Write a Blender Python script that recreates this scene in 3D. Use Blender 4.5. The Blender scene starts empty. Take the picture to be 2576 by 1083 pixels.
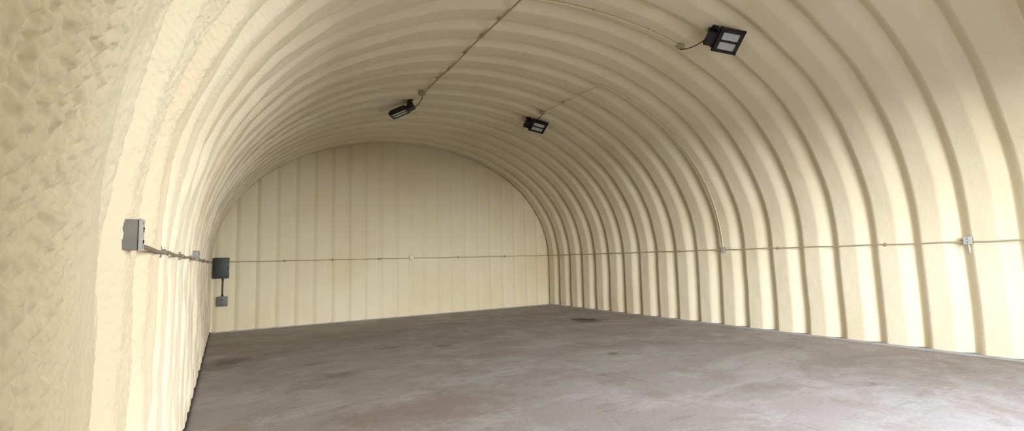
import bpy, bmesh, math
import numpy as np
from mathutils import Vector, Matrix, noise

SC = bpy.context.scene
COL = SC.collection
H = 1.48
XL, XR, YB, YF = -0.287, 8.84, 12.57, -0.35
CX, A = (XL+XR)/2, (XR-XL)/2
Z0, B, NE = 1.4, 3.28, 2.12
PER, Y0, DEP = 0.5625, 2.5, 0.105
ZC = 1.562           # conduit height

# ------------------------------------------------------------------ helpers
def link(o, parent=None):
    COL.objects.link(o)
    if parent: o.parent = parent
    return o

def tag(o, label=None, cat=None, group=None, kind=None):
    if label: o['label'] = label
    if cat: o['category'] = cat
    if group: o['group'] = group
    if kind: o['kind'] = kind
    return o

def thing(name, loc, label, cat, group=None):
    o = bpy.data.objects.new(name, None)
    o.empty_display_size = 0.05
    o.location = loc
    link(o)
    return tag(o, label, cat, group)

class MB:
    def __init__(s): s.bm = bmesh.new()
    def box(s, c, u, v, w, hu, hv, hw, bev=0.0, seg=2):
        c, u, v, w = Vector(c), Vector(u).normalized(), Vector(v).normalized(), Vector(w).normalized()
        r = bmesh.ops.create_cube(s.bm, size=2.0)
        vs = r['verts']
        for q in vs:
            q.co = c + u*(q.co.x*hu) + v*(q.co.y*hv) + w*(q.co.z*hw)
        if bev > 0:
            es = list({e for q in vs for e in q.link_edges})
            bmesh.ops.bevel(s.bm, geom=es, offset=bev, segments=seg, affect='EDGES', profile=0.6)
        return s
    def abox(s, lo, hi, bev=0.0):
        lo, hi = Vector(lo), Vector(hi)
        h = (hi-lo)/2
        return s.box((lo+hi)/2, (1,0,0), (0,1,0), (0,0,1), h.x, h.y, h.z, bev)
    def tube(s, pts, r, n=10, cap=True):
        pts = [Vector(p) for p in pts]
        rings = []
        ref = None
        for i, p in enumerate(pts):
            if i == 0: t = pts[1]-p
            elif i == len(pts)-1: t = p-pts[i-1]
            else: t = (pts[i+1]-p).normalized()+(p-pts[i-1]).normalized()
            t.normalize()
            if ref is None:
                ref = Vector((0,0,1)) if abs(t.z) < 0.9 else Vector((1,0,0))
            a = (ref - t*ref.dot(t)).normalized()
            b = t.cross(a)
            ref = a
            rr = r[i] if isinstance(r, (list, tuple)) else r
            rings.append([s.bm.verts.new(p + a*(rr*math.cos(2*math.pi*k/n)) + b*(rr*math.sin(2*math.pi*k/n))) for k in range(n)])
        for i in range(len(rings)-1):
            for k in range(n):
                s.bm.faces.new((rings[i][k], rings[i][(k+1) % n], rings[i+1][(k+1) % n], rings[i+1][k]))
        if cap:
            s.bm.faces.new(rings[0][::-1]); s.bm.faces.new(rings[-1])
        return s
    def lathe(s, c, axis, prof, n=24):
        c, axis = Vector(c), Vector(axis).normalized()
        ref = Vector((0,0,1)) if abs(axis.z) < 0.9 else Vector((1,0,0))
        a = (ref-axis*ref.dot(axis)).normalized(); b = axis.cross(a)
        rings = [[s.bm.verts.new(c+axis*h+a*(r*math.cos(2*math.pi*k/n))+b*(r*math.sin(2*math.pi*k/n))) for k in range(n)] for r, h in prof]
        for i in range(len(rings)-1):
            for k in range(n):
                s.bm.faces.new((rings[i][k], rings[i][(k+1) % n], rings[i+1][(k+1) % n], rings[i+1][k]))
        s.bm.faces.new(rings[0][::-1]); s.bm.faces.new(rings[-1])
        return s
    def build(s, name, mat, parent=None, smooth=True):
        off = parent_world(parent)
        for v in s.bm.verts: v.co -= off
        bmesh.ops.recalc_face_normals(s.bm, faces=s.bm.faces[:])
        me = bpy.data.meshes.new(name)
        s.bm.to_mesh(me); s.bm.free()
        if smooth:
            me.polygons.foreach_set('use_smooth', [True]*len(me.polygons))
            try: me.set_sharp_from_angle(angle=math.radians(35))
            except Exception: pass
        me.materials.append(mat)
        return link(bpy.data.objects.new(name, me), parent)

def parent_world(p):
    v = Vector((0,0,0))
    while p is not None:
        v += p.location; p = p.parent
    return v

# ------------------------------------------------------------------ materials
def lin(r, g, b):
    f = lambda c: (c/255/12.92) if c/255 <= 0.04045 else ((c/255+0.055)/1.055)**2.4
    return (f(r), f(g), f(b), 1)

def new_mat(name):
    m = bpy.data.materials.new(name); m.use_nodes = True
    nt = m.node_tree
    return m, nt, nt.nodes['Principled BSDF']

def N(nt, t, **kw):
    n = nt.nodes.new(t)
    for k, v in kw.items():
        if k in n.inputs: n.inputs[k].default_value = v
        else: setattr(n, k, v)
    return n

def mixc(nt, fac, a, b):
    m = nt.nodes.new('ShaderNodeMix'); m.data_type = 'RGBA'
    for sock, val in ((m.inputs[0], fac), (m.inputs[6], a), (m.inputs[7], b)):
        if isinstance(val, bpy.types.NodeSocket): nt.links.new(val, sock)
        else: sock.default_value = val
    return m.outputs[2]

def ramp(nt, src, p0, p1):
    r = nt.nodes.new('ShaderNodeMapRange'); r.interpolation_type = 'SMOOTHSTEP'
    r.inputs[1].default_value = p0; r.inputs[2].default_value = p1
    nt.links.new(src, r.inputs[0])
    return r.outputs[0]

def mul(nt, src, k):
    m = nt.nodes.new('ShaderNodeMath'); m.operation = 'MULTIPLY'; m.inputs[1].default_value = k
    nt.links.new(src, m.inputs[0]); return m.outputs[0]

def mat_foam(name, c1, c2, c3, bump=0.75, fine=50.0, k3=0.5):
    m, nt, bs = new_mat(name)
    tc = N(nt, 'ShaderNodeTexCoord')
    n1 = N(nt, 'ShaderNodeTexNoise', Scale=0.6, Detail=2.0, Roughness=0.5)
    n2 = N(nt, 'ShaderNodeTexNoise', Scale=fine, Detail=1.0, Roughness=0.6)
    for n in (n1, n2): nt.links.new(tc.outputs['Object'], n.inputs['Vector'])
    c = mixc(nt, ramp(nt, n1.outputs['Fac'], 0.35, 0.6), c1, c2)
    c = mixc(nt, mul(nt, ramp(nt, n1.outputs['Fac'], 0.52, 0.72), k3), c, c3)  # tan discolouration; its warm tint also paints in bounced light
    nt.links.new(c, bs.inputs['Base Color'])
    b2 = N(nt, 'ShaderNodeBump', Strength=bump, Distance=0.006)
    nt.links.new(n2.outputs['Fac'], b2.inputs['Height'])
    nt.links.new(b2.outputs[0], bs.inputs['Normal'])
    bs.inputs['Roughness'].default_value = 0.9
    bs.inputs['Specular IOR Level'].default_value = 0.04
    return m

def mat_simple(name, col, rough=0.5, metal=0.0, var=0.12, scale=25.0):
    m, nt, bs = new_mat(name)
    tc = N(nt, 'ShaderNodeTexCoord')
    n1 = N(nt, 'ShaderNodeTexNoise', Scale=scale, Detail=2.0)
    nt.links.new(tc.outputs['Object'], n1.inputs['Vector'])
    d = tuple(c*(1-var) for c in col[:3])+(1,); e = tuple(min(1, c*(1+var)) for c in col[:3])+(1,)
    nt.links.new(mixc(nt, n1.outputs['Fac'], d, e), bs.inputs['Base Color'])
    bs.inputs['Roughness'].default_value = rough
    bs.inputs['Metallic'].default_value = metal
    return m

def mat_floor():
    m, nt, bs = new_mat('concrete_floor')
    tc = N(nt, 'ShaderNodeTexCoord')
    P = tc.outputs['Object']
    def mapping(sc, rz):
        mp = N(nt, 'ShaderNodeMapping'); mp.inputs['Scale'].default_value = sc; mp.inputs['Rotation'].default_value = (0,0,math.radians(rz))
        nt.links.new(P, mp.inputs['Vector']); return mp.outputs[0]
    M1 = mapping((0.6,1,1), -25); M2 = mapping((0.45,1.3,1), -30)
    def nz(s, d, r, dist=0.0, src=None):
        n = N(nt, 'ShaderNodeTexNoise', Scale=s, Detail=d, Roughness=r, Distortion=dist)
        nt.links.new(src or M1, n.inputs['Vector'])
        return n.outputs['Fac']
    big = nz(0.45, 3.0, 0.55, 0.3)
    mid = nz(1.3, 8.0, 0.74, 0.5)
    fin = nz(34.0, 2.0, 0.6, 0, P)
    c = mixc(nt, ramp(nt, big, 0.30, 0.70), lin(156,149,143), lin(162,157,154))
    c = mixc(nt, mul(nt, ramp(nt, mid, 0.45, 0.62), 0.6), c, lin(180,177,175))
    c = mixc(nt, mul(nt, ramp(nt, nz(0.9, 8.0, 0.80, 0.5, P), 0.48, 0.62), 0.5), c, lin(138,126,116))
    c = mixc(nt, mul(nt, ramp(nt, nz(4.0, 6.0, 0.75, 0.3, M2), 0.55, 0.68), 0.42), c, lin(124,115,108))
    c = mixc(nt, mul(nt, ramp(nt, nz(3.0, 6.0, 0.72, 0.2, M2), 0.57, 0.70), 0.3), c, lin(188,186,186))
    c = mixc(nt, mul(nt, ramp(nt, fin, 0.35, 0.75), 0.17), c, lin(94,89,85))
    sx_ = N(nt, 'ShaderNodeSeparateXYZ'); nt.links.new(P, sx_.inputs[0])
    for ax_, pos in (('X', 4.27), ('Y', 6.6)):            # faint slab joints
        sb = nt.nodes.new('ShaderNodeMath'); sb.operation = 'SUBTRACT'; sb.inputs[1].default_value = pos
        nt.links.new(sx_.outputs[ax_], sb.inputs[0])
        ab = nt.nodes.new('ShaderNodeMath'); ab.operation = 'ABSOLUTE'; nt.links.new(sb.outputs[0], ab.inputs[0])
        c = mixc(nt, mul(nt, ramp(nt, ab.outputs[0], 0.012, 0.004), 0.22), c, lin(96,88,84))
    wob = nz(2.4, 5.0, 0.7, 0, P)
    for (sx, sy, rx, ry, col, st) in ((7.30,8.90,.50,.45,(68,60,56),.85), (0.0,8.7,.45,.5,(92,79,70),.6), (1.35,6.75,.35,.22,(98,86,80),.45),
                                      (2.45,8.3,.25,.12,(90,81,76),.5), (3.3,7.9,.2,.12,(90,81,76),.5), (1.1,7.7,.22,.12,(94,84,78),.4),
                                      (5.1,5.6,.16,.14,(94,90,90),.6), (1.7,4.6,1.3,.6,(134,115,102),.5)):
        mm = N(nt, 'ShaderNodeMapping'); mm.vector_type = 'POINT'
        mm.inputs['Location'].default_value = (-sx/rx, -sy/ry, 0); mm.inputs['Scale'].default_value = (1/rx, 1/ry, 0)
        nt.links.new(P, mm.inputs['Vector'])
        ln = N(nt, 'ShaderNodeVectorMath'); ln.operation = 'LENGTH'
        nt.links.new(mm.outputs[0], ln.inputs[0])
        ad = nt.nodes.new('ShaderNodeMath'); ad.operation = 'MULTIPLY_ADD'; ad.inputs[1].default_value = 2.4
        nt.links.new(wob, ad.inputs[0]); nt.links.new(ln.outputs['Value'], ad.inputs[2])
        c = mixc(nt, mul(nt, ramp(nt, ad.outputs[0], 2.3, 1.4), st), c, lin(*col))
    nt.links.new(c, bs.inputs['Base Color'])
    bs.inputs['Roughness'].default_value = 0.78
    bs.inputs['Specular IOR Level'].default_value = 0.18
    bp = N(nt, 'ShaderNodeBump', Strength=0.15, Distance=0.004)
    nt.links.new(fin, bp.inputs['Height']); nt.links.new(bp.outputs[0], bs.inputs['Normal'])
    return m

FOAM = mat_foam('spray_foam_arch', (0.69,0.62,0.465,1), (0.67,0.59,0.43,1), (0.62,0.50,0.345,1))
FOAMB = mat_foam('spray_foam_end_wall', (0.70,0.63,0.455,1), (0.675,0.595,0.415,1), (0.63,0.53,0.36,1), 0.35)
FLOOR = mat_floor()
STEEL = mat_simple('galvanised_conduit', lin(160,152,126), 0.6, 0.1)
DCON = mat_simple('dull_conduit', lin(124,117,100), 0.6, 0.1)
PALE = mat_simple('pale_conduit', lin(208,198,164), 0.5, 0.1)
GREY = mat_simple('grey_box_metal', lin(124,124,120), 0.5, 0.1, 0.2)
LGREY = mat_simple('light_grey_cover', lin(172,171,167), 0.45, 0.1, 0.15)
DGREY = mat_simple('dark_grey_panel', lin(42,46,40), 0.5, 0.1)
MGREY = mat_simple('mid_grey_box', lin(90,90,85), 0.5, 0.1)
BLACK = mat_simple('black_cast_metal', lin(18,18,18), 0.5, 0.1)
RUBBER = mat_simple('black_cord', lin(30,28,24), 0.6)
LED = mat_simple('white_led_lens', lin(176,177,178), 0.3)
DARK = mat_simple('dark_slot', lin(28,28,28), 0.6)
CURB = mat_simple('pale_concrete_curb', lin(150,148,145), 0.8, 0, 0.2, 8)
GAP_SHADE = mat_simple('dark_gap_shade', lin(72,64,56), 0.9, 0, 0.3, 8)  # shade of the gap at the wall foot, put into the colour
APRON = mat_simple('outdoor_asphalt', lin(106,103,98), 0.9, 0, 0.1, 2)

# ------------------------------------------------------------------ arch shell
th = np.linspace(math.pi, 0, 4001)
ct, sn = np.cos(th), np.clip(np.sin(th), 0, 1)
ex = CX + A*np.sign(ct)*np.abs(ct)**(2/NE)
ez = Z0 + B*sn**(2/NE)
ax = np.concatenate([[XL], ex, [XR]]); az = np.concatenate([[0.0], ez, [0.0]])
sl = np.concatenate([[0], np.cumsum(np.hypot(np.diff(ax), np.diff(az)))])
SL = sl[-1]
def arch_p(s): return np.interp(s, sl, ax), np.interp(s, sl, az)
def arch_n(s):
    e = 0.02
    x0, z0 = arch_p(np.clip(s-e, 0, SL)); x1, z1 = arch_p(np.clip(s+e, 0, SL))
    tx, tz = x1-x0, z1-z0
    l = np.hypot(tx, tz)
    return tz/l, -tx/l
def s_of_x(x): return float(np.interp(x, ax[1:-1], sl[1:-1]))
def arch_z(x): return float(np.interp(x, ax[1:-1], az[1:-1]))
def arch_out(x, m):                                    # height of the vault pushed out by m
    return arch_z(CX+(x-CX)*A/(A+m)) + m
def AP(s, y, off=0.0):
    x, z = arch_p(s); nx, nz = arch_n(s)
    return Vector((float(x)+float(nx)*off, y, float(z)+float(nz)*off))
def AN(s):
    nx, nz = arch_n(s); return Vector((float(nx), 0, float(nz)))

def grid_mesh(name, V, Nn, mat):
    ns, ny = V.shape[:2]
    me = bpy.data.meshes.new(name)
    idx = np.arange(ns*ny).reshape(ns, ny)
    q = np.stack([idx[:-1,:-1], idx[1:,:-1], idx[1:,1:], idx[:-1,1:]], -1).reshape(-1, 4)
    me.vertices.add(ns*ny); me.vertices.foreach_set('co', V.reshape(-1).astype(np.float32))
    me.loops.add(q.size); me.loops.foreach_set('vertex_index', q.reshape(-1).astype(np.int32))
    me.polygons.add(len(q)); me.polygons.foreach_set('loop_start', (np.arange(len(q))*4).astype(np.int32))
    me.polygons.foreach_set('use_smooth', np.ones(len(q), dtype=bool))
    me.update(calc_edges=True); me.validate()
    if Nn is not None:
        try: me.normals_split_custom_set_from_vertices(Nn.reshape(-1, 3).tolist())
        except Exception as e: print('normals', e)
    me.materials.append(mat)
    o = bpy.data.objects.new(name, me); link(o)
    o['kind'] = 'structure'
    return o

ys = np.concatenate([np.arange(YF, 0.7, 0.03), np.arange(0.7, 1.40, 0.004), np.arange(1.40, 2.6, 0.010), np.arange(2.6, YB+0.14, 0.018)])
ss = np.concatenate([np.arange(0, 4.0, 0.0065), np.arange(4.0, 5.5, 0.02), np.arange(5.5, SL, 0.05), [SL]])
px, pz = arch_p(ss); nx, nz = arch_n(ss)
V = np.zeros((len(ss), len(ys), 3))
sl_list, yl = ss.tolist(), ys.tolist()
nv = noise.noise
disp = np.zeros((len(ss), len(ys)))
for i, s in enumerate(sl_list):
    row = disp[i]
    left = s < 6.0
    lw = max(0.0, min(1.0, (9.0-s)/4.0))           # left side and crown are lumpier
    lb = max(0.0, min(1.0, (6.0-s)/3.5))
    lim = 0.96 + 0.12*min(1.0, s/2.6)
    yed = 1.66 - 0.16*min(1.6, s/2.5)              # where the front return ends
    rk = 0.55 + 0.65*min(1.0, s/2.0)               # roughest higher up
    bl = max(0.0, min(1.0, (10.5-s)/3.0)); bl = bl*bl*(3-2*bl)
    low = max(0.0, min(1.0, (4.5-s)/2.0))          # left wall: broad soft scallops
    base = min(1.0, 0.15+s/0.22)                   # straight foot on the left
    WN, WF = 0.15+0.05*bl, 0.17-0.07*bl+0.045*low
    dep = DEP*(1.12-0.30*low)
    for j, y in enumerate(yl):
        yy = y + 0.09*low + (0.024+0.040*lw)*nv(Vector((s*(0.9+0.5*lw), y*0.6, 3.3)))
        t = ((yy-Y0)/PER - round((yy-Y0)/PER))*PER    # <0: nearer the front than the crease
        t = math.sqrt(t*t+0.0003)*(1 if t > 0 else -1)
        if t > 0:
            u = 1-t/WF; g = u**1.45 if u > 0 else 0.0
        else:
            u = 1+t/WN; g = u**(1.3+0.25*bl) if u > 0 else 0.0
        if left and y < 1.72: g *= max(0.0, min(1.0, (y-1.58)/0.14))
        d = -dep*1.2*g
        d += (0.008+0.013*lw)*nv(Vector((s*1.7, y*3.0, 0.0))) + (0.0035+0.006*lw)*nv(Vector((s*5, y*7.0, 9.0)))
        if lb > 0 and y < 1.70:                       # thick foam return at the front end
            q = max(0.0, min(1.0, (yed+0.03*nv(Vector((s*1.4, 4.0, 4.0)))-y)/0.30))
            d += 0.048*lb*q*q*(3-2*q)
        if left and y < 3.6:
            k = 1.0 if y < lim else (1.0-0.88*(y-lim)/0.2 if y < lim+0.2 else (0.12 if y < 1.6 else (0.34 if y < 2.6 else 0.2)))
            a = nv(Vector((s*38+y*12, y*44-s*8, 1.0)))
            b = nv(Vector((s*80+y*20, y*90, 5.0)))
            e_ = nv(Vector((s*13, y*16, 7.0)))
            d += k*rk*(0.015*a + 0.008*b + 0.008*e_)
        row[j] = d*base
V[:, :, 0] = px[:, None] + nx[:, None]*disp
V[:, :, 1] = ys[None, :]
V[:, :, 2] = pz[:, None] + nz[:, None]*disp
du = np.gradient(V, axis=0); dv = np.gradient(V, axis=1)
NN = np.cross(du, dv); NN /= np.linalg.norm(NN, axis=2, keepdims=True)
inw = np.stack([nx, 0*nx, nz], -1)[:, None, :]
if float(np.mean(np.sign((NN*inw).sum(2)))) < 0:      # keep winding pointing into the hall
    V = V[:, ::-1]; NN = -NN[:, ::-1]
iA = int(np.argmax(pz > 2.5)); iB = len(ss)-1-int(np.argmax(pz[::-1] > 2.5))
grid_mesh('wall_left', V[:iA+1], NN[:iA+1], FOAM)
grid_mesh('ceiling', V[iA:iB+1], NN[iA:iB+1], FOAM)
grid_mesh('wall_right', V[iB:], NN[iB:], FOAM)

# back wall with soft vertical ribs, fainter towards the right
WM = 0.15
xs = np.linspace(XL-WM+0.001, XR+WM-0.001, 700)
tt = np.linspace(0, 1, 60)
VB = np.zeros((len(xs), len(tt), 3))
for i, x in enumerate(xs):
    top = arch_out(x, WM)
    amp = 0.062 - 0.028*max(0.0, min(1.0, (x-2.6)/3.5))
    for j, w in enumerate(tt):
        z = w*top
        xx = x + 0.020*nv(Vector((x*1.1, 2.0, z*0.4)))
        k = (xx-0.17)/0.415
        kk = round(k)
        t = abs(k-kk)*0.415
        g = 0.0
        if t < 0.10: u = 1-t/0.10; g = amp*(0.8+0.4*nv(Vector((kk*3.7, 1.0, 1.0))))*u**1.4
        VB[i, j] = (x, YB + g + 0.008*nv(Vector((x*2.2, 7.0, z*0.7))), z)
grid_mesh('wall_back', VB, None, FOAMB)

# front end wall with the wide doorway
OX0, OX1, OZ = 2.0, 6.7, 3.3
bm = bmesh.new()
def colstrip(x0, x1, zlow, n):
    X = np.linspace(x0, x1, n)
    lo = [bm.verts.new((x, YF, zlow)) for x in X]
    hi = [bm.verts.new((x, YF, max(zlow+0.01, arch_out(x, WM)))) for x in X]
    for i in range(n-1): bm.faces.new((lo[i], lo[i+1], hi[i+1], hi[i]))
colstrip(XL-WM+0.001, OX0, 0, 40); colstrip(OX1, XR+WM-0.001, 0, 30)
colstrip(OX0, OX1, OZ, 60)
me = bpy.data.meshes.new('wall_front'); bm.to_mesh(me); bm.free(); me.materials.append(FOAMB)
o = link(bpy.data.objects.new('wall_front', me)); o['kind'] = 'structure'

def slab(name, lo, hi, mat):
    o = MB().abox(lo, hi).build(name, mat, None, False); o['kind'] = 'structure'; return o
slab('floor', (XL-0.16, YF, -0.12), (XR+0.16, YB+0.15, 0.0), FLOOR)
slab('ground', (-25, -40, -0.15), (34, YF-0.005, -0.02), APRON)
slab('baseboard_right', (XR-0.012, 0.0, 0.0), (XR+0.15, YB-0.01, 0.03), CURB)
slab('shade_strip_left', (XL-0.10, 0.0, 0.0), (XL+0.015, YB-0.01, 0.03), GAP_SHADE)  # dark strip added as the shadow line along the left wall foot
slab('baseboard_back', (XL+0.04, YB-0.015, 0.0), (XR-0.02, YB+0.06, 0.02), CURB)

# ------------------------------------------------------------------ conduits
RC = 0.010
OFF = 0.027
def strap(p, along, nrm, mat, t):
    p, along, nrm = Vector(p), Vector(along).normalized(), Vector(nrm); side = along.cross(nrm)
    mb = MB()
    mb.box(p-nrm*0.020, along, side, nrm, 0.010, 0.028, 0.018, 0.003)
    mb.box(p+nrm*0.003, along, side, nrm, 0.010, 0.013, 0.011, 0.004)
    return mb.build('strap', mat, t)
def coupling(p, along, r=0.019, l=0.035):
    a = Vector(along).normalized(); p = Vector(p)
    return MB().lathe(p-a*l, a, [(r*0.86,0),(r,0.006),(r,l*0.85),(r*0.9,l*0.9),(r*0.9,l*1.1),(r,l*1.15),(r,2*l-0.006),(r*0.86,2*l)], 16)
def plateau(y): return round((y-Y0-0.31)/PER)*PER+Y0+0.31

JY1, JY2, JY3 = 8.17, 8.04, 4.47
X1, X2 = 3.03, 5.65
s1, s2 = s_of_x(X1), s_of_x(X2)
def sc(y): return s1 - 0.037*(JY1-y) + 0.010*math.sin(y*3.1)*min(1.0, (JY1-y)*2)   # the long run is not quite straight
dirc = Vector((0.037, 1, 0)).normalized()
t = thing('electrical_conduit', AP(sc(4.3), 4.3, OFF), 'long straight ceiling conduit running to the hanging floodlight nearest the left', 'conduit')
MB().tube([AP(sc(y), y, OFF + 0.004*math.sin(y*5)) for y in np.linspace(4.2, JY1-0.064, 50)], RC+0.001).build('pipe', STEEL, t)
for y in (5.55, 6.85): coupling(AP(sc(y), y, OFF), dirc, 0.021, 0.04).build('coupling', STEEL, t)
for y in (5.05, 6.15, 7.3): strap(AP(sc(plateau(y)), plateau(y), OFF), (0,1,0), AN(sc(y)), STEEL, t)
t = thing('electrical_conduit', AP(s_of_x(4.3), JY3, OFF), 'pale conduit curving across the ceiling to the largest nearest floodlight', 'conduit')
MB().tube([AP(s, JY3, OFF) for s in np.linspace(sc(JY3)+0.05, s2-0.064, 40)], RC).build('pipe', PALE, t)
for x in (4.0, 5.0): strap(AP(s_of_x(x), JY3, OFF), Vector((0,1,0)).cross(AN(s_of_x(x))), AN(s_of_x(x)), PALE, t)
YR = 6.20
sW = SL - ZC
t = thing('electrical_conduit', AP(s2, YR, OFF), 'pale conduit bending down the curved rib from ceiling to right wall box', 'conduit')
pts = [AP(s2, y, OFF) for y in np.linspace(JY2-0.064, YR+0.08, 14)]
pts += [AP(s2+0.012, YR+0.035, OFF), AP(s2+0.04, YR+0.008, OFF)]
pts += [AP(s, YR, OFF) for s in np.linspace(s2+0.09, sW-0.062, 90)]
MB().tube(pts, RC).build('pipe', PALE, t)
for s in np.linspace(s2+0.7, sW-0.5, 4): strap(AP(s, YR, OFF), Vector((0,1,0)).cross(AN(s)), AN(s), PALE, t)
strap(AP(s2, plateau(7.2), OFF), (0,1,0), AN(s2), STEEL, t)

def run(label, pa, pb, nrm, straps, mat=STEEL, wig=0.004, r=RC):
    pa, pb = Vector(pa), Vector(pb)
    t = thing('electrical_conduit', (pa+pb)/2, label, 'conduit')
    n = 30
    MB().tube([pa.lerp(pb, i/(n-1))+Vector((0,0,wig*math.sin(i*0.9))) for i in range(n)], r).build('pipe', mat, t)
    d = (pb-pa).normalized()
    for f in straps:
        p = pa.lerp(pb, f)
        if abs(d.y) > 0.9: p.y = plateau(p.y)
        strap(p, d, nrm, mat, t)
    return t
xr = XR-OFF; yb = YB-OFF; xl = XL+OFF
Y1R = 2.40
run('short conduit on right wall leaving the frame past the outermost box', (xr,0.4,ZC), (xr,Y1R-0.046,ZC), (-1,0,0), (0.5,))
run('level conduit between the two boxes on the ribbed right wall', (xr,Y1R+0.046,ZC), (xr,YR-0.044,ZC), (-1,0,0), (0.25,0.72))
run('level conduit on right wall from the rib conduit box to back corner', (xr,YR+0.044,ZC), (xr,YB-0.05,ZC), (-1,0,0), (0.2,0.5,0.8))
t = run('level back wall conduit from dark breaker panel to small round box', (0.06,yb,ZC), (4.255,yb,ZC), (0,-1,0), (0.27,0.53))
coupling((3.45, yb, ZC), (1,0,0), 0.024, 0.05).build('coupling', STEEL, t)
run('level back wall conduit from small round box to right corner', (4.385,yb,ZC), (XR-0.05,yb,ZC), (0,-1,0), (0.3,0.65))
YA, YBX = 1.99, 5.60
run('conduit between the two grey boxes on the ribbed left wall', (xl-0.006,YA+0.042,1.553), (xl-0.006,YBX-0.040,1.553), (1,0,0), (0.21,0.53,0.8), DCON, 0.004, 0.0085)
run('conduit on left wall from the farther box to the back corner', (xl,YBX+0.040,1.553), (xl,YB-0.14,1.553), (1,0,0), (0.3,0.6), DCON)
t = thing('electrical_conduit', (-0.06, yb, 1.0), 'short vertical conduit dropping from dark breaker panel to grey box', 'conduit')
MB().tube([(-0.06, yb-0.02, 1.198), (-0.06, yb-0.02, 0.797)], 0.012).build('pipe', DGREY, t)
coupling((-0.06, yb-0.02, 1.17), (0,0,1), 0.018, 0.025).build('connector', DGREY, t)
coupling((-0.06, yb-0.02, 0.824), (0,0,1), 0.018, 0.025).build('connector', DGREY, t)

# ------------------------------------------------------------------ boxes
def wall_box(name, c, out, label, cat, hw=0.037, hh=0.055, dep=0.05, back=0.03, tail=False, mat=GREY, cov=LGREY):
    c, out = Vector(c), Vector(out); up = Vector((0,0,1)); side = up.cross(out)
    t = thing(name, c, label, cat)
    MB().box(c+out*(dep-back)/2, side, up, out, hw, hh, (dep+back)/2, 0.004).build('box_body', mat, t)
    cv = MB().box(c+out*(dep+0.003), side, up, out, hw+0.003, hh+0.003, 0.003, 0.002).build('cover_plate', cov, t)
    for k in (-1, 1):
        MB().lathe(c+out*(dep+0.005)+up*(k*(hh-0.010)), out, [(0.004,0),(0.004,0.002),(0.002,0.003)], 10).build('screw', GREY, cv)
        r = MB()
        r.lathe(c+out*(dep+0.005)+up*(k*hh*0.38), out, [(hh*0.30,0),(hh*0.30,0.002),(hh*0.27,0.003)], 20)
        rr = r.build('receptacle', cov, t)
        q = MB()
        for e in (-1, 1):
            q.box(c+out*(dep+0.009)+up*(k*hh*0.42)+side*(e*hh*0.11), side, up, out, 0.0020, hh*0.09, 0.0015)
        q.lathe(c+out*(dep+0.0075)+up*(k*hh*0.38-hh*0.14), out, [(0.003,0),(0.003,0.003)], 10)
        q.build('slot', DARK, rr)
    if tail:
        p = c+out*(dep*0.5)-up*hh
        MB().tube([p+up*0.005, p-up*0.03, p-up*0.06+side*0.004, p-up*0.12+side*0.002], [0.007,0.009,0.012,0.009], 10).build('cord_stub', LED, t)
    return t
wall_box('outlet_box', (XL+0.002, YA, 1.588), (1,0,0), 'large-looking grey outlet box nearest the camera on left wall', 'outlet box', 0.038, 0.050, 0.036, 0.05)
wall_box('outlet_box', (XL+0.002, YBX, 1.585), (1,0,0), 'small grey outlet box farther along the left wall conduit', 'outlet box', 0.036, 0.048, 0.045, 0.05, mat=GREY, cov=GREY)
wall_box('outlet_box', (XR-0.002, YR, ZC), (-1,0,0), 'outlet box on right wall where the descending rib conduit ends', 'outlet box', 0.042, 0.055, 0.045)
wall_box('outlet_box', (XR-0.002, Y1R, ZC+0.02), (-1,0,0), 'outlet box near the right edge with a pale stub hanging beneath', 'outlet box', 0.045, 0.05, 0.05, 0.10, tail=True)
wall_box('outlet_box', (-0.06, YB-0.004, 0.69), (0,-1,0), 'grey square outlet box low on back wall under breaker panel', 'outlet box', 0.10, 0.105, 0.07, mat=MGREY, cov=MGREY)

t = thing('junction_box', (4.32, YB, ZC+0.01), 'small round junction box midway along the back wall conduit', 'junction box')
MB().lathe((4.32, YB+0.03, ZC+0.01), (0,-1,0), [(0.062,0),(0.062,0.065),(0.058,0.070)], 28).build('box_body', PALE, t)
MB().lathe((4.32, YB-0.040, ZC+0.01), (0,-1,0), [(0.058,0),(0.056,0.006),(0.03,0.010)], 28).build('cover_plate', PALE, t)

t = thing('breaker_panel', (-0.09, YB, 1.43), 'dark grey breaker panel in the back left corner', 'breaker panel')
MB().abox((-0.24, YB-0.12, 1.20), (0.055, YB+0.02, 1.66), 0.006).build('cabinet', DGREY, t)
d = MB().abox((-0.228, YB-0.132, 1.212), (0.043, YB-0.1195, 1.648), 0.004).build('door', DGREY, t)
MB().abox((0.015, YB-0.142, 1.40), (0.032, YB-0.131, 1.46), 0.003).build('latch', DARK, d)
for z in (1.28, 1.58): MB().tube([(-0.232, YB-0.13, z-0.03), (-0.232, YB-0.13, z+0.03)], 0.006).build('hinge', DGREY, t)

def ceil_box(s, y, label):
    c, n = AP(s, y, 0.0), AN(s)
    t = thing('junction_box', c, label, 'junction box')
    MB().lathe(c-n*0.03, n, [(0.062,0),(0.062,0.060),(0.056,0.066)], 24).build('box_body', STEEL, t)
    MB().lathe(c+n*0.036, n, [(0.060,0),(0.060,0.005),(0.045,0.009)], 24).build('cover_plate', STEEL, t)
    MB().lathe(c+n*0.045, n, [(0.016,0),(0.018,0.012),(0.012,0.022)], 14).build('cord_grip', STEEL, t)
    return t
ceil_box(s1, JY1, 'round junction box at the end of the long ceiling conduit')
ceil_box(s2, JY2, 'round junction box feeding the middle right small floodlight')
ceil_box(s2, JY3, 'round junction box beside the largest nearest floodlight')

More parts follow.
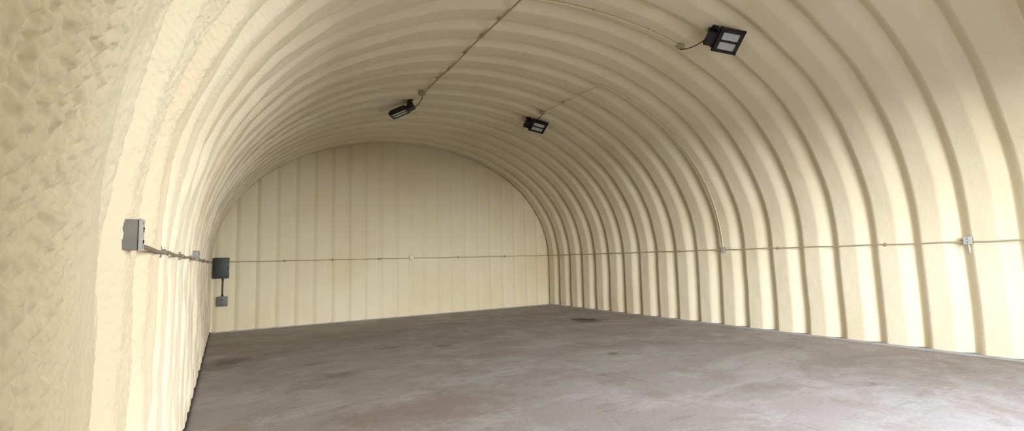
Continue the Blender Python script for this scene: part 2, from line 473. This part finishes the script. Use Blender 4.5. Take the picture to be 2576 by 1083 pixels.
# ------------------------------------------------------------------ floodlights
def floodlight(x, y, e, tilt, label, jy, js, L=0.36, W=0.27, drop=0.11, thick=0.018):
    s = s_of_x(x)
    base, n = AP(s, y, 0.0), AN(s)
    t = thing('floodlight', base, label, 'floodlight')
    e = Vector(e).normalized()
    down = Vector((0,0,-1))
    hor = Vector((e.y, -e.x, 0)).normalized()
    if hor.dot(Vector((-base.x, -base.y, 0))) < 0: hor = -hor
    f = (down*math.cos(tilt)+hor*math.sin(tilt)); f = (f-e*f.dot(e)).normalized()
    w = e.cross(f).normalized()
    pv = base + n*drop
    MB().lathe(base-n*0.08, n, [(0.055,0),(0.055,0.09),(0.035,0.096),(0.028,0.125)], 20).build('mount_plate', BLACK, t)
    yk = MB()
    yk.box(base+n*0.05, e, w, n, 0.035, W*0.36, 0.010, 0.003)
    for k in (-1, 1):
        a = base+n*0.05+w*(k*W*0.36); b = pv+e*0.05+w*(k*W*0.36)
        d = (b-a); l = d.length
        yk.box((a+b)/2, d, w, d.cross(w), l/2+0.012, 0.007, 0.028, 0.003)
    yk.build('yoke', BLACK, t)
    MB().tube([pv+e*0.05-w*(W*0.40), pv+e*0.05+w*(W*0.40)], 0.018, 14).build('hinge_bolt', BLACK, t)
    MB().box(pv-e*0.015-f*0.01, e, w, f, 0.05, W*0.30, 0.04, 0.012).build('driver_box', BLACK, t)
    c = pv + e*(0.07+L/2) + f*0.01
    MB().box(c-f*(thick-0.006), e, w, f, L/2, W/2, thick, 0.012, 3).build('housing', BLACK, t)
    fr = MB()
    for k in (-1, 1): fr.box(c+f*0.010+w*(k*(W/2-0.020)), e, w, f, L/2-0.002, 0.020, 0.014, 0.004)
    fr.box(c+f*0.008, e, w, f, L/2-0.002, 0.014, 0.012, 0.004)
    for k in (-1, 1): fr.box(c+f*0.010+e*(k*(L/2-0.024)), e, w, f, 0.024, W/2-0.002, 0.014, 0.004)
    fr.build('bezel', BLACK, t)
    for k in (-1, 1):
        p = MB().box(c+f*0.008+w*(k*(W*0.225)), e, w, f, L/2-0.044, W*0.175, 0.006, 0.003).build('led_panel', LED, t)
        p['label'] = 'white LED lens strip'
    fn = MB()
    for k in range(-6, 7): fn.box(c-f*(2*thick+0.004)+w*(k*W/14.5), e, w, f, L/2-0.03, 0.003, 0.018, 0.001)
    fn.build('cooling_fins', BLACK, t)
    j = AP(js, jy, 0.070); q = pv-e*0.05
    m1 = j*0.65+q*0.35+Vector((0,0,-0.07)); m2 = j*0.25+q*0.75+Vector((0,0,-0.05))
    P = [j, m1, m2, q]
    pts = []
    for i in range(21):
        u = i/20; b0, b1, b2, b3 = (1-u)**3, 3*u*(1-u)**2, 3*u*u*(1-u), u**3
        pts.append(P[0]*b0+P[1]*b1+P[2]*b2+P[3]*b3)
    MB().tube(pts, 0.007, 8).build('power_cord', RUBBER, t)
    return t
floodlight(5.66, 3.94, (0.80,-0.52,-0.24), math.radians(34), 'largest floodlight, nearest the camera, its two white strips showing', JY3, s2, 0.32, 0.33, 0.12)
floodlight(2.96, 8.64, (-0.78,0.50,-0.36), math.radians(-3), 'left floodlight at the end of the long ceiling conduit, tilted edge-on', JY1, s1, 0.36, 0.32, 0.14, 0.026)
floodlight(5.66, 8.60, (0.93,-0.30,-0.22), math.radians(24), 'smaller floodlight right of centre near the short ceiling conduit', JY2, s2, 0.34, 0.32)

# ------------------------------------------------------------------ light
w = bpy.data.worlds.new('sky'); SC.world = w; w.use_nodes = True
nt = w.node_tree
bg = nt.nodes['Background']
tcw = nt.nodes.new('ShaderNodeTexCoord'); sp = nt.nodes.new('ShaderNodeSeparateXYZ')
nt.links.new(tcw.outputs['Generated'], sp.inputs[0])
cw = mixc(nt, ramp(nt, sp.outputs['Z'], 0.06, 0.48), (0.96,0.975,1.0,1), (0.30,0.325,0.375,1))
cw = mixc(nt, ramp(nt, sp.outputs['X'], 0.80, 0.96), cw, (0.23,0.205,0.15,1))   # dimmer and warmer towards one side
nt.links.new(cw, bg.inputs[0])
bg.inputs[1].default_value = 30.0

l = bpy.data.lights.new('doorway_portal', 'AREA'); l.shape = 'RECTANGLE'; l.size = OX1-OX0; l.size_y = OZ
o = bpy.data.objects.new('doorway_portal', l); o.location = ((OX0+OX1)/2, YF-0.02, OZ/2); o.rotation_euler = (math.pi/2, 0, 0); link(o)
l.energy = 1.0
try: l.cycles.is_portal = True
except Exception as ex_: print('portal', ex_)

# ------------------------------------------------------------------ camera
Yc = Vector((-718, -126, -1194)).normalized()
Xc = Vector((1998, -61, -1194)); Xc = (Xc - Yc*Xc.dot(Yc)).normalized()
Zc = Xc.cross(Yc)
M = Matrix((( Xc.x, Xc.y, Xc.z), (Yc.x, Yc.y, Yc.z), (Zc.x, Zc.y, Zc.z)))
cam = bpy.data.cameras.new('camera'); cam.sensor_fit = 'HORIZONTAL'; cam.sensor_width = 36.0
cam.lens = 1194/2576*36; cam.clip_start = 0.02; cam.clip_end = 200
co = bpy.data.objects.new('camera', cam)
co.matrix_world = Matrix.Translation((0,0,H)) @ M.to_4x4()
link(co); SC.camera = co
SC.view_settings.view_transform = 'Standard'
SC.view_settings.exposure = 0.0
